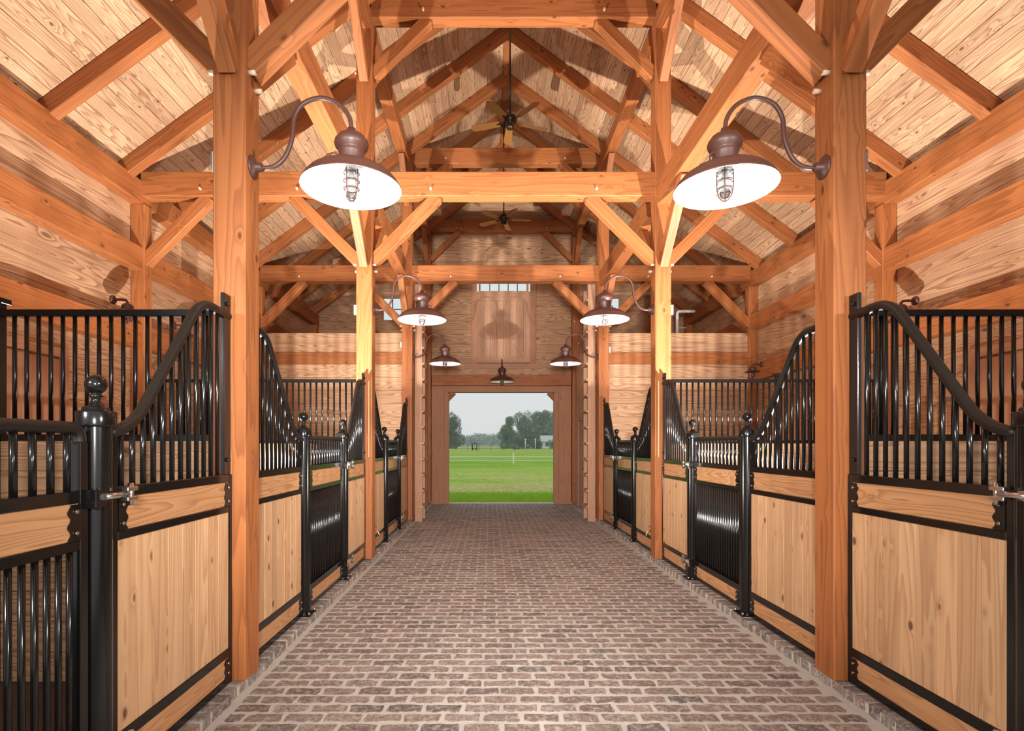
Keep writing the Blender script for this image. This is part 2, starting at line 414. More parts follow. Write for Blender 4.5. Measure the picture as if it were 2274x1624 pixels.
for i, (x, y, w) in enumerate(near):
    vi = rb.randrange(len(BV)); dz = .0035+rb.uniform(-.0012, .0012); rot = rb.uniform(-.012, .012)+(math.pi if rb.random() < .5 else 0)
    full = w > .185
    if i < 300:
        M = Matrix.Translation((x, y, dz)) @ Matrix.Rotation(rot, 4, 'Z')
        if not full: M = M @ Matrix.Diagonal((w/.197, 1, 1, 1))
        link('brick', BV[vi][0], M, floor)
    else:
        c, s = math.cos(rot), math.sin(rot); sx = 1 if full else w/.197
        geo.append(([(x+px_*sx*c-py_*s, y+px_*sx*s+py_*c, dz+pz_) for px_, py_, pz_ in BV[vi][1]], BV[vi][2]))
v, f = merge(geo); o = link('brick_field', mesh('brick_field', v, f), None, floor, M_BRICK); o['kind'] = 'stuff'
KV = []
for k in range(8):
    v, f = brick_geo(.215, .088, .07, rb, .007); me = mesh('kerb_brick', v, f); me.materials.append(M_BRICK); KV.append(me)
for s in (-1, 1):
    x0, x1 = sorted((s*1.851, s*2.10))
    kb = link('trim_%d' % (1 if s < 0 else 2), mesh('kerb_bed', [(x0, Y0, 0), (x1, Y0, 0), (x1, 14.3, 0), (x0, 14.3, 0), (x0, Y0, .0525), (x1, Y0, .0525), (x1, 14.3, .0525), (x0, 14.3, .0525)],
        [(0, 3, 2, 1), (4, 5, 6, 7), (0, 1, 5, 4), (1, 2, 6, 5), (2, 3, 7, 6), (3, 0, 4, 7)]), None, None, M_MORTAR)
    tag(kb, 'raised brick kerb along the %s side of the aisle' % SIDE[s], 'kerb', kind='structure')
    y = 2.3
    while y < 14.25:
        M = Matrix.Translation((s*(1.842+.1075)+rb.uniform(-.003, .003), y, KERB+rb.uniform(-.002, .002))) @ Matrix.Rotation(rb.uniform(-.02, .02)+(math.pi if rb.random() < .5 else 0), 4, 'Z')
        link('brick', rb.choice(KV), M, kb); y += .110
    sf = bx('floor', *sorted((s*2.10, s*WX)), Y0, YE, -.1, .02, M_DIRT, None)
    tag(sf, 'dark matted stall floor along the %s stalls' % SIDE[s], 'floor', kind='structure')

# ------------------------------------------------------------------ side walls with girts, posts and doors
SEG = [(Y0, BENT[0]), (BENT[0], BENT[1]), (BENT[1], BENT[2]), (BENT[2], YE)]
def rowsplit(z0, z1, step):
    n = max(1, round((z1-z0)/step)); return [(z0+(z1-z0)*i/n, z0+(z1-z0)*(i+1)/n) for i in range(n)]
GIRT = [(2.80, 3.10), (3.81, 4.10)]
for s in (-1, 1):
    xo0, xo1 = sorted((s*(WX+.03), s*(WX+.12)))
    wl = bx('wall_%s' % SIDE[s], xo0, xo1, Y0, YE+.1, -.05, 4.98, M_BACK, None)
    tag(wl, 'horizontal pine plank outer wall on the %s with dark girts' % SIDE[s], 'wall', kind='structure')
    for (a, b_) in SEG:
        for z0, z1 in rowsplit(0.0, 4.68, .285):
            board('plank', (s*(WX+.012), a+.002, (z0+z1)/2), (s*(WX+.012), b_-.002, (z0+z1)/2), z1-z0-.003, .026, M_WALL, wl, up=(-s, 0, 0), c=.002)
        for z0, z1 in GIRT:
            board('girt', (s*(WPX+.085), a+.06, (z0+z1)/2), (s*(WPX+.085), b_-.06, (z0+z1)/2), z1-z0, .17, M_FIR, wl, up=(-s, 0, 0), c=.006)
    board('plate', (s*(WPX+.085), Y0, 4.815), (s*(WPX+.085), YE, 4.815), .29, .17, M_FIR, wl, up=(-s, 0, 0), c=.006)
    for i, yb in enumerate(BENT):
        p = board('wall_post', (s*(WPX+.07), yb, 0), (s*(WPX+.07), yb, 4.67), .16, .18, M_FIR, wl, up=(-s, 0, 0), c=.006)
    # stall door in the outer wall (middle bay)
    dy0, dy1 = 4.62, 5.98
    dr = thing('door_%d' % (1 if s < 0 else 2), (s*(WX-.03), (dy0+dy1)/2, 0), 'plank stall door with pale frame in the %s outer wall' % SIDE[s], 'door', kind='structure')
    nb = 8
    for i in range(nb):
        ya = dy0+.1+(dy1-dy0-.2)*i/nb; yb = dy0+.1+(dy1-dy0-.2)*(i+1)/nb
        board('plank', (s*(WX-.022), (ya+yb)/2, .06), (s*(WX-.022), (ya+yb)/2, 2.46), yb-ya-.003, .03, M_TRIM, dr, up=(-s, 0, 0))
    for ya in (dy0+.05, dy1-.05): board('door_frame', (s*(WX-.035), ya, .04), (s*(WX-.035), ya, 2.58), .1, .06, M_TRIM, dr, up=(-s, 0, 0))
    board('door_frame', (s*(WX-.035), dy0+.1, 2.53), (s*(WX-.035), dy1-.1, 2.53), .1, .06, M_TRIM, dr, up=(-s, 0, 0))

# ------------------------------------------------------------------ roof: boards, rafters, ridge, blocking
RY = [0.82+1.205*i for i in range(12)]
RY = [r for r in RY]
for s in (-1, 1):
    nrm = Vector((s*SL, 0, 1)).normalized(); dn = Vector((s*1, 0, -SL)).normalized()
    top = Vector((0, 0, RIDGE)); Ls = WX*math.sqrt(1+SL*SL)+.35
    ce = top+dn*(Ls/2)+nrm*.055
    M = frame((ce.x, Y0, ce.z), (ce.x, YE+.4, ce.z), nrm)
    cl = link('ceiling', box_me(YE+.4-Y0, Ls, .05, .002, M_BACK), M)
    tag(cl, 'pine board ceiling on the %s roof slope with exposed rafters' % SIDE[s], 'ceiling', kind='structure')
    nb = 45; bw = Ls/nb
    for i in range(nb):
        d = (i+.5)*bw; p = top+dn*d+nrm*.014
        cuts = [Y0, RY[rb.choice((1, 2, 3, 4))], RY[rb.choice((6, 7, 8, 9))], YE]
        for a, b_ in zip(cuts[:-1], cuts[1:]):
            board('roof_board', (p.x, a+.001, p.z), (p.x, b_-.001, p.z), bw-.0035, .024, M_ROOF, cl, up=nrm, c=.004)
    for ry in RY:
        a = top+dn*.0-nrm*.09; b_ = top+dn*((WX)*math.sqrt(1+SL*SL)-.02)-nrm*.09
        board('rafter', (a.x+s*.03, ry, a.z-.022), (b_.x, ry, b_.z), .135, .175, M_FIR, cl, up=nrm, c=.006)
    for a, b_ in zip([Y0]+RY, RY+[YE]):
        board('blocking', (s*(WPX+.205), a+.07, 5.0), (s*(WPX+.205), b_-.07, 5.0), .16, .04, M_FIR, cl, up=(-s, 0, 0), c=.004)
rg = board('ridge_board', (0, Y0, RIDGE-.06), (0, YE, RIDGE-.06), .10, .08, M_FIR, None)
tag(rg, 'narrow ridge board running along the peak of the roof', 'beam', kind='structure')

# ------------------------------------------------------------------ timber frame
def brace(parent, p0, p1, w=.135, t=.155, up=(0, -1, 0)):
    return board('knee_brace', p0, p1, w, t, M_FIR, parent, up=up, c=.006)
def peg(parent, p, d, L=.035):
    p = Vector(p); d = Vector(d)
    k = ('peg', round(L, 3))
    return link('peg', cyl_me(L, .016, 8, M_PEG), frame(p, p+d*L, (0, 0, 1) if abs(d.z) < .5 else (0, 1, 0)), parent)
for i, yb in enumerate(BENT):
    for s in (-1, 1):
        top = roofz(POUT)-.19
        t = thing('timber_post', (s*PX, yb, KERB), '%s square timber post on the %s side of the aisle with knee braces' % (ORD[i], SIDE[s]), 'post', 'timber posts along the aisle')
        board('post_shaft', (s*PX, yb, KERB), (s*PX, yb, top+.1), PW, PW, M_FIR, t, up=(0, -1, 0), c=.007)
        B = .84; h = .02
        last = (i == 3)
        if not last:
            # across the aisle and towards the wall, up to the lower tie
            brace(t, (s*(PIN+h), yb, TZ0-B), (s*(PIN-B), yb, TZ0+h), up=(0, 1, 0), w=.15, t=.13)
            brace(t, (s*(POUT-h), yb, TZ0-B), (s*(POUT+B), yb, TZ0+h), up=(0, 1, 0), w=.15, t=.13)
            brace(t, (s*(WPX+h), yb, TZ0-B), (s*(WPX-B), yb, TZ0+h), up=(0, 1, 0), w=.15, t=.13)
            for dx in (-1, 1): 
                peg(t, (s*PX+dx*PW/2, yb-.055, TZ0-B-.04), (dx, 0, 0), .045); peg(t, (s*PX+dx*PW/2, yb+.035, TZ0-B-.10), (dx, 0, 0), .045)
        # along the aisle up to the lower plate
        Bl = .78
        if not last:
            brace(t, (s*PX, yb-PW/2+h, LPZ0-Bl), (s*PX, yb-PW/2-Bl, LPZ0+h), up=(1, 0, 0), w=.15, t=.11)
            brace(t, (s*PX, yb+PW/2-h, LPZ0-Bl), (s*PX, yb+PW/2+Bl, LPZ0+h), up=(1, 0, 0), w=.15, t=.11)
        # upper braces
        Bu = .72
        brace(t, (s*(PIN+h), yb, UZ0-Bu), (s*(PIN-Bu), yb, UZ0+h), up=(0, 1, 0), w=.14, t=.13)
        brace(t, (s*PX, yb-PW/2+h, UPZ0-.66), (s*PX, yb-PW/2-.66, UPZ0+h), up=(1, 0, 0), w=.14, t=.11)
        if not last: brace(t, (s*PX, yb+PW/2-h, UPZ0-.66), (s*PX, yb+PW/2+.66, UPZ0+h), up=(1, 0, 0), w=.14, t=.11)
        for dx in (-1, 1): peg(t, (s*PX+dx*PW/2, yb-.03, UZ0-Bu+.04), (dx, 0, 0)); 
        peg(t, (s*PX+s*.06, yb-PW/2, LPZ0-Bl+.30), (0, -1, 0), .02)
        peg(t, (s*(PX-.05), yb-PW/2, TZ0-.02), (0, -1, 0), .02)
    if i < 3:
        tb = thing('tie_beam', (0, yb, TZ0), '%s lower tie beam spanning the barn from wall to wall' % ORD[i], 'beam', 'lower tie beams')
        for x0, x1 in ((-WPX, -POUT), (-PIN, PIN), (POUT, WPX)):
            board('beam', (x0-.02, yb, (TZ0+TZ1)/2), (x1+.02, yb, (TZ0+TZ1)/2), PW-.01, TZ1-TZ0, M_FIR, tb, c=.007)
        for s in (-1, 1):
            for x in (PIN-.76, POUT+.76, WPX-.76): peg(tb, (s*x, yb-PW/2+.005, TZ0+.085), (0, -1, 0), .03)
    ub = thing('collar_beam', (0, yb, UZ0), '%s upper collar beam high under the roof' % ORD[i], 'beam', 'upper collar beams')
    board('beam', (-PIN-.02, yb, (UZ0+UZ1)/2), (PIN+.02, yb, (UZ0+UZ1)/2), PW-.02, UZ1-UZ0, M_FIR, ub, c=.007)
    for s in (-1, 1): peg(ub, (s*(PIN-.66), yb-PW/2+.01, UZ0+.09), (0, -1, 0), .03)
for s in (-1, 1):
    for nm, z0, z1, lab in (('plate_beam', LPZ0, LPZ1, 'lower plate beam running along the aisle posts on the %s'), ('purlin_beam', UPZ0, UPZ1, 'upper purlin carrying the rafters above the %s posts')):
        pb = thing(nm, (s*PX, BENT[0], z0), lab % SIDE[s], 'beam')
        ends = [Y0]+BENT[:(3 if nm == 'plate_beam' else 4)]
        for a, b_ in zip(ends[:-1], ends[1:]):
            board('beam', (s*PX, a+PW/2-.01, (z0+z1)/2), (s*PX, b_-PW/2+.01, (z0+z1)/2), PW-.015, z1-z0, M_FIR, pb, c=.007)
hb = board('header_beam', (-PIN+.02, BENT[3], 3.23), (PIN-.02, BENT[3], 3.23), .19, .28, M_FIR)
tag(hb, 'heavy timber header beam above the open barn doorway', 'beam')

# ------------------------------------------------------------------ end wall with doorway, loft door, windows
EY = YE
OPEN = [(-1.39, 1.39, -1, 2.93), (-.80, .92, 3.70, 5.92), (-3.15, -2.61, 4.82, 5.47), (2.61, 3.15, 4.82, 5.47)]
we = link('wall_end', None, Matrix.Translation((0, EY+.08, 0)))
tag(we, 'far gable end wall of horizontal pine planks', 'wall', kind='structure')
zb = [0.2*i for i in range(45)]
for op in OPEN:
    for z in op[2:]:
        if z > 0:
            zb = [q for q in zb if abs(q-z) > .07]; zb.append(z)
zb = sorted(set([round(q, 3) for q in zb if q < RIDGE])); zb.append(RIDGE)
for z0, z1 in zip(zb[:-1], zb[1:]):
    xm = min(WX, (RIDGE-z0)/SL)
    iv = [(-xm, xm)]
    for a, b_, c0, c1 in OPEN:
        if c0 < (z0+z1)/2 < c1:
            nv = []
            for p, q in iv:
                if a > p: nv.append((p, min(q, a)))
                if b_ < q: nv.append((max(p, b_), q))
            iv = nv
    for p, q in iv:
        if q-p > 4.5:
            mid = rb.uniform(-1.2, 1.2); parts = [(p, mid), (mid, q)]
        else: parts = [(p, q)]
        for a, b_ in parts:
            board('plank', (a+.001, EY+.013, (z0+z1)/2), (b_-.001, EY+.013, (z0+z1)/2), z1-z0-.003, .026, M_WALL, we, up=(0, -1, 0), c=.004)
            bx('sheathing', a, b_, EY+.03, EY+.10, z0, z1, M_BACK, we, c=0.0005)
# main doorway trim
dt = thing('trim_3', (0, EY-.05, 0), 'wide timber casing around the open barn doorway with corner brackets', 'door frame', kind='structure')
for s in (-1, 1):
    bx('casing', *sorted((s*1.50, s*1.82)), EY-.14, EY-.0, .0, 3.09, M_ROUGH, dt)
    bx('jamb', *sorted((s*1.385, s*1.50)), EY-.11, EY+.14, .0, 2.94, M_ROUGH, dt)
    board('corner_bracket', (s*1.50, EY-.06, 2.675), (s*1.245, EY-.06, 2.93), .14, .09, M_FIR, dt, up=(0, 1, 0))
bx('head_casing', -1.50, 1.50, EY-.14, EY-.0, 2.93, 3.09, M_ROUGH, dt)
bx('threshold', -1.5, 1.5, EY-.02, EY+.22, -.08, .012, M_SILL, dt)
# loft door
ld = thing('door_3', (.06, EY, 3.7), 'small plank loft door with diagonal brace high in the end wall', 'door', kind='structure')
x0, x1, z0, z1 = -.64, .76, 3.72, 5.47
for i in range(8):
    a = x0+(x1-x0)*i/8; b_ = x0+(x1-x0)*(i+1)/8
    board('plank', ((a+b_)/2, EY+.03, z0), ((a+b_)/2, EY+.03, z1), b_-a-.004, .03, M_TRIM, ld, up=(0, -1, 0))
for a, b_, c0, c1 in ((x0, x1, z0, z0+.14), (x0, x1, z1-.12, z1), (x0, x0+.12, z0+.14, z1-.12), (x1-.12, x1, z0+.14, z1-.12)):
    bx('door_rail', a, b_, EY-.010, EY+.016, c0, c1, M_TRIM, ld)
bx('door_back', x0-.02, x1+.02, EY+.048, EY+.10, 3.66, 5.56, M_BACK, ld)  # unseen backing added to stop daylight leaking between the door planks
board('diagonal_brace', (x0+.13, EY+.004, z1-.13), (x1-.13, EY+.004, z0+.15), .10, .022, M_TRIM, ld, up=(0, -1, 0))
for a, b_, c0, c1 in ((x0-.16, x0, 3.62, 5.94), (x1, x1+.16, 3.62, 5.94)): bx('casing', a, b_, EY-.02, EY+.03, c0, c1, M_ROUGH, ld)
bx('sill_board', -.98, 1.1, EY-.03, EY+.03, 3.56, 3.70, M_TRIM, ld)
bx('door_head', x0, x1, EY-.015, EY+.03, 5.47, 5.60, M_TRIM, ld)
def window(n, x0, x1, z0, z1, nx, nz, label, fr=.05):
    w = thing('window_%d' % n, ((x0+x1)/2, EY, z0), label, 'window', kind='structure')
    for a, b_, c0, c1 in ((x0-fr, x1+fr, z0-fr, z0), (x0-fr, x1+fr, z1, z1+fr), (x0-fr, x0, z0, z1), (x1, x1+fr, z0, z1)):
        bx('window_frame', a, b_, EY-.02, EY+.11, c0, c1, M_TRIM, w)
    for i in range(nx):
        for j in range(nz):
            a = x0+(x1-x0)*i/nx; b_ = x0+(x1-x0)*(i+1)/nx; c0 = z0+(z1-z0)*j/nz; c1 = z0+(z1-z0)*(j+1)/nz
            bx('pane', a+.008, b_-.008, EY+.055, EY+.060, c0+.008, c1-.008, M_GLASS, w, c=.0005)
    for i in range(1, nx):
        a = x0+(x1-x0)*i/nx; bx('muntin', a-.012, a+.012, EY+.04, EY+.075, z0, z1, M_MUNT, w)
    for j in range(1, nz):
        a = z0+(z1-z0)*j/nz; bx('muntin', x0, x1, EY+.042, EY+.073, a-.012, a+.012, M_MUNT, w)
window(1, -.55, .67, 5.61, 5.90, 5, 1, 'five pane transom window above the loft door')
window(2, -3.15+.03, -2.61-.03, 4.85, 5.44, 2, 2, 'small four pane window in the gable wall left of the loft door')
window(3, 2.61+.03, 3.15-.03, 4.85, 5.44, 2, 2, 'small four pane window in the gable wall right of the loft door')

# ------------------------------------------------------------------ partition across bent three, end rooms, ladders
for s in (-1, 1):
    yb = BENT[2]
    pw = link('wall_partition_%s' % SIDE[s], None, Matrix.Translation((s*3.4, yb, 0)))
    tag(pw, 'pine plank partition across the %s side behind the stalls with a timber rail' % SIDE[s], 'wall', kind='structure')
    xa, xb = sorted((s*POUT, s*WPX))
    for z0, z1 in rowsplit(.02, 3.14, .26)+rowsplit(3.36, 3.76, .20):
        board('plank', (xa, yb-.01, (z0+z1)/2), (xb, yb-.01, (z0+z1)/2), z1-z0-.003, .04, M_WALL, pw, up=(0, -1, 0), c=.004)
    board('rail_beam', (xa, yb-.0, 3.25), (xb, yb-.0, 3.25), .15, .23, M_FIR, pw, c=.006)
    lf = bx('floor', *sorted((s*(PX+.03), s*WPX)), yb+.03, YE, 3.70, 3.76, M_TRIM, None)
    tag(lf, 'loft floor over the %s end room' % SIDE[s], 'floor', kind='structure')
    # room wall facing the passage
    rw_ = link('wall_room_%s' % SIDE[s], None, Matrix.Translation((s*PX, 12.5, 0)))
    tag(rw_, 'plank room wall on the %s of the passage to the doorway' % SIDE[s], 'wall', kind='structure')
    n = 16; ya0, ya1 = yb+PW/2, BENT[3]-PW/2
    for i in range(n):
        a = ya0+(ya1-ya0)*i/n; b_ = ya0+(ya1-ya0)*(i+1)/n
        board('plank', (s*PX, (a+b_)/2, 0.0), (s*PX, (a+b_)/2, 3.76), b_-a-.003, .05, M_TRIM, rw_, up=(-s, 0, 0))
    dd = thing('door_%d' % (4 if s < 0 else 5), (s*(PIN+.04), 12.9, 0), 'room door with plain casing on the %s of the passage' % SIDE[s], 'door', kind='structure')
    bx('door_leaf', *sorted((s*(PX-.03), s*(PX-.065))), 12.45, 13.35, .02, 2.12, M_ROUGH, dd)
    for a, b_, c0, c1 in ((12.35, 12.45, .02, 2.22), (13.35, 13.45, .02, 2.22), (12.45, 13.35, 2.12, 2.22)):
        bx('door_casing', *sorted((s*(PX-.03), s*(PX-.085))), a, b_, c0, c1, M_ROUGH, dd)
    kn = lathe_me([(0, 0), (.028, .01), (.03, .03), (.02, .045), (0, .05)], 10, M_BRONZE, 'knob')
    link('door_knob', kn, Matrix.Translation((s*(PX-.065), 12.53, 1.0)) @ Matrix.Rotation(-s*math.pi/2, 4, 'Y'), dd)
    # ladder: two stringers and flat rungs against the room wall
    la = thing('ladder', (s*1.74, 11.25, 0), 'fixed wooden loft ladder beside the %s end of the stalls' % SIDE[s], 'ladder', 'loft ladders')
    for yy in (11.0, 11.48): bx('stringer', *sorted((s*1.665, s*1.815)), yy-.02, yy+.02, .0, 4.78, M_TRIM, la)
    z = .30
    while z < 4.7:
        bx('rung', *sorted((s*1.63, s*1.77)), 10.975, 11.505, z-.02, z+.02, M_TRIM, la); z += .32

# ------------------------------------------------------------------ stall fronts
ZB = dict(b0=.065, b1=.11, w1=.23, r1=.285, p1=1.12, r2=1.16, w2=1.305, r3=1.353)
def bracket_me(h, w, mat):
    k = ('br', round(h, 3), w)
    if k not in CACHE:
        n = 16; t = .006; v = []; f = []
        pts = []
        for i in range(n+1):
            q = i/n; pts.append((w*(.87+.13*math.cos(q*math.pi*5+.4)), -h/2+h*q))
        out = [(0, -h/2)]+pts+[(0, h/2)]
        m = len(out)
        v = [(x, -t/2, z) for x, z in out]+[(x, t/2, z) for x, z in out]
        f = [tuple(range(m)), tuple(range(m, 2*m))[::-1]]+[(i, (i+1) % m+0, (i+1) % m+m, i+m)[::-1] for i in range(m)]
        me = mesh('bracket', v, f); me.materials.append(mat); CACHE[k] = me
    return CACHE[k]
SCREW = None
def add_brackets(t, x, yA, yB, zlo, zhi, din):
    """scalloped end plates on both ends of a horizontal board, on the aisle face"""
    for yy, sg in ((yA, 1), (yB, -1)):
        sg = sg if yB > yA else -sg
        R = Matrix.Rotation(sg*math.pi/2, 4, 'Z')
        b = link('end_plate', bracket_me(zhi-zlo, .062, M_BLACK), Matrix.Translation((x+din*.021, yy, (zlo+zhi)/2)) @ R, t)
        for zz in (zlo+.028, zhi-.028):
            for q, dd in ((din, 1),):
                link('screw', cyl_me(.008, .008, 8, M_CHROME), frame((x+din*.024, yy+sg*.025, zz), (x+din*.032, yy+sg*.025, zz), (0, 0, 1)), b)
def wood_board(t, x, ya, yb, z0, z1, din, mat=M_RAIL):
    board('rail_board', (x, ya, (z0+z1)/2), (x, yb, (z0+z1)/2), z1-z0, .034, mat, t, up=(din, 0, 0), c=.003)
def hrail(t, x, ya, yb, z0, z1, nm='rail'):
    bx(nm, x-.021, x+.021, min(ya, yb), max(ya, yb), z0, z1, M_BLACK, t, c=.003, axis=1)
def stall_panel(s, ytim, yrnd, label):
    """fixed panel between a timber post face (ytim) and the surface of a round post (yrnd)"""
    x = s*PX; din = -s; dr = 1 if yrnd > ytim else -1; Lp = abs(yrnd-ytim)
    Y = lambda u: ytim+dr*u
    t = thing('barred_fence', (x, (ytim+yrnd)/2, KERB), label, 'fence', 'fixed barred stall fences')
    # uprights
    bx('stile', x-.021, x+.021, *sorted((Y(0.002), Y(.036))), ZB['b0'], ZB['r3'], M_BLACK, t)
    st = bx('stile', x-.012, x+.012, *sorted((Y(0.002), Y(.085))), ZB['r3'], 2.462, M_BLACK, t)
    for zz in (ZB['r3']+.09, 2.40):
        link('bolt', cyl_me(.012, .013, 8, M_BLACKR), frame((x+din*.012, Y(.045), zz), (x+din*.024, Y(.045), zz), (0, 0, 1)), st)
    bx('stile', x-.021, x+.021, *sorted((Y(Lp-.005), Y(Lp-.045))), ZB['b0'], 1.60, M_BLACK, t)
    for a, b_ in (('b0', 'b1'), ('w1', 'r1'), ('p1', 'r2'), ('w2', 'r3')):
        hrail(t, x, Y(.037), Y(Lp-.046), ZB[a], ZB[b_])
    for a, b_ in (('b1', 'w1'), ('r2', 'w2')):
        wood_board(t, x, Y(.037), Y(Lp-.046), ZB[a], ZB[b_], din)
        add_brackets(t, x, Y(.037), Y(Lp-.046), ZB[a]+.003, ZB[b_]-.003, din)
    n = 8; u0, u1 = .037, Lp-.046
    for i in range(n):
        a = u0+(u1-u0)*i/n; b_ = u0+(u1-u0)*(i+1)/n
        board('plank', (x, Y((a+b_)/2), ZB['r1']), (x, Y((a+b_)/2), ZB['p1']), b_-a-.0025, .030, M_PLANK, t, up=(din, 0, 0), c=.0015)
    k = Lp/1.09
    path = fillet([(0.02, 2.33), (.335*k, 2.345), (.925*k, 1.60), (Lp-.02, 1.585)], (.13*k, .16*k), 8)
    pts = [(x, Y(p[0]), p[1]) for p in path]
    link('top_rail', tube_me(pts, .027, 12, M_BLACKR), None, t)
    u = .145
    while u < Lp-.06:
        zt = None
        for a, b_ in zip(path[:-1], path[1:]):
            if a[0] <= u <= b_[0]:
                zt = a[1]+(b_[1]-a[1])*(u-a[0])/max(1e-6, b_[0]-a[0]); break
        if zt: rod('bar', (x, Y(u), ZB['r3']-.002), (x, Y(u), zt-.01), .0125, M_BLACK, t)
        u += .0775
    return t
def stall_gate(s, ya, yb, label):
    """hinged gate between two round posts; ya < yb are the post surfaces, latched at yb"""
    x = s*PX; din = -s; ya += .012; yb -= .012
    t = thing('stall_gate', (x, (ya+yb)/2, KERB), label, 'stall gate', 'hinged stall gates')
    for q in (ya+.022, yb-.022):
        bx('stile', x-.021, x+.021, q-.022, q+.022, ZB['b0']+.02, 1.545, M_BLACK, t)
    A, Bq = ya+.046, yb-.046
    zb0 = ZB['b0']+.02
    hrail(t, x, A, Bq, zb0, ZB['b1']+.01)
    for a, b_ in (('w1', 'r1'), ('p1', 'r2'), ('w2', 'r3')): hrail(t, x, A, Bq, ZB[a], ZB[b_])
    for z0, z1 in ((ZB['b1']+.01, ZB['w1']), (ZB['r2'], ZB['w2'])):
        wood_board(t, x, A, Bq, z0, z1, din); add_brackets(t, x, A, Bq, z0+.003, z1-.003, din)
    path = fillet([(x, ya+.022, 1.535), (x, ya+.022, 1.60), (x, yb-.022, 1.60), (x, yb-.022, 1.535)], (.05, .05), 5)
    link('top_rail', tube_me(path, .024, 10, M_BLACKR), None, t)
    n = round((Bq-A)/.0785)
    for i in range(n):
        y = A+(i+.5)*(Bq-A)/n; rod('bar', (x, y, ZB['r3']-.002), (x, y, 1.59), .0125, M_BLACK, t)
    n = round((Bq-A)/.053)
    for i in range(n):
        y = A+(i+.5)*(Bq-A)/n; rod('bar', (x, y, ZB['r1']-.002), (x, y, ZB['p1']+.002), .0115, M_BLACK, t, 8)
    for zz in (ZB['w2']+.02, ZB['w1']+.03):
        xl = x+din*.075
        # strap welded to the gate, sliding bolt and clevis past the post
        v = [(xl-.006, yb-.03, zz-.05), (xl+.006, yb-.03, zz-.05), (xl+.006, yb-.03, zz+.03), (xl-.006, yb-.03, zz+.03), (xl-.006, yb+.06, zz-.012), (xl+.006, yb+.06, zz-.012), (xl+.006, yb+.06, zz+.018), (xl-.006, yb+.06, zz+.018)]
        lt = link('latch', mesh('latch', v, [(0, 3, 2, 1), (4, 5, 6, 7), (0, 1, 5, 4), (1, 2, 6, 5), (2, 3, 7, 6), (3, 0, 4, 7)]), None, t, M_BLACK if s < 0 and ya < 2 else M_CHROME)
        bx('latch_arm', *sorted((x+din*.02, xl)), yb-.034, yb-.02, zz-.045, zz+.03, M_BLACK, lt)
        rod('bolt', (xl+din*.008, yb-.0, zz), (xl+din*.008, yb+.14, zz), .013, M_CHROME, lt)
        bx('clevis', xl-.008, xl+.024, yb+.12, yb+.19, zz+.012, zz+.03, M_CHROME, lt)
        bx('clevis', xl-.008, xl+.024, yb+.12, yb+.19, zz-.03, zz-.012, M_CHROME, lt)
        rod('pin', (xl+.006, yb+.165, zz-.05), (xl+.006, yb+.165, zz+.045), .012, M_CHROME, lt)
    return t
def gate_post(s, y, label):
    x = s*PX
    t = thing('gate_post', (x, y, KERB), label, 'gate post', 'round steel gate posts')
    sh = lathe_me([(.058, 0), (.058, 1.55)], 24, M_BLACK, 'gp_shaft')
    link('shaft', sh, Matrix.Translation((x, y, KERB)), t)
    cp = lathe_me([(.056, 0), (.071, 0), (.072, .008), (.072, .058), (.069, .064), (.050, .066), (.050, .076), (.044, .082), (.030, .085), (0, .086)], 24, M_BLACK, 'gp_cap')
    cap = link('cap', cp, Matrix.Translation((x, y, 1.607)), t)
    prof = [(.030, 0), (.026, .008), (.017, .02), (.017, .034), (.027, .042), (.020, .048), (.015, .052)]
    R = .041
    for i in range(1, 13):
        a = -math.pi/2+.36+(math.pi-.36)*i/12; prof.append((max(0, R*math.cos(a)), .052+R*.93+R*math.sin(a)))
    link('ball_finial', lathe_me(prof, 24, M_BLACK, 'gp_ball'), Matrix.Translation((x, y, 1.692)), t)
    pl = bx('base_plate', x-.085, x+.085, y-.085, y+.085, KERB, KERB+.012, M_BLACK, t)
    for a in (-1, 1):
        for b_ in (-1, 1):
            link('bolt', cyl_me(.022, .012, 6, M_CHROME), frame((x+a*.07, y+b_*.07, KERB+.012), (x+a*.07, y+b_*.07, KERB+.034), (1, 0, 0)), pl)
    return t
GP = [2.25, 4.76, 6.04, 8.42, 9.66]
GPN = ['nearest', 'second', 'third', 'fourth', 'farthest']
R_ = .058
for s in (-1, 1):
    sd = SIDE[s]
    for k, y in enumerate(GP):
        gate_post(s, y, '%s black round gate post with ball finial on the %s side' % (GPN[k], sd))
    hp = PW/2
    stall_panel(s, BENT[0]-hp, GP[0]+R_, 'fixed barred stall fence before the nearest %s timber post with sloping top rail' % sd)
    stall_panel(s, BENT[0]+hp, GP[1]-R_, 'fixed barred stall fence just behind the nearest %s timber post' % sd)
    stall_panel(s, BENT[1]-hp, GP[2]+R_, 'fixed barred stall fence just before the second %s timber post' % sd)
    stall_panel(s, BENT[1]+hp, GP[3]-R_, 'fixed barred stall fence just behind the second %s timber post' % sd)
    stall_panel(s, BENT[2]-hp, GP[4]+R_, 'fixed barred stall fence just before the third %s timber post' % sd)
    stall_gate(s, 1.05, GP[0]-R_, 'nearest black barred stall gate cut off by the %s picture edge' % sd if s < 0 else 'nearest black barred stall gate at the right picture edge')
    stall_gate(s, GP[1]+R_, GP[2]-R_, 'black barred stall gate of the middle stall on the %s' % sd)
    stall_gate(s, GP[3]+R_, GP[4]-R_, 'black barred stall gate of the far stall on the %s' % sd)
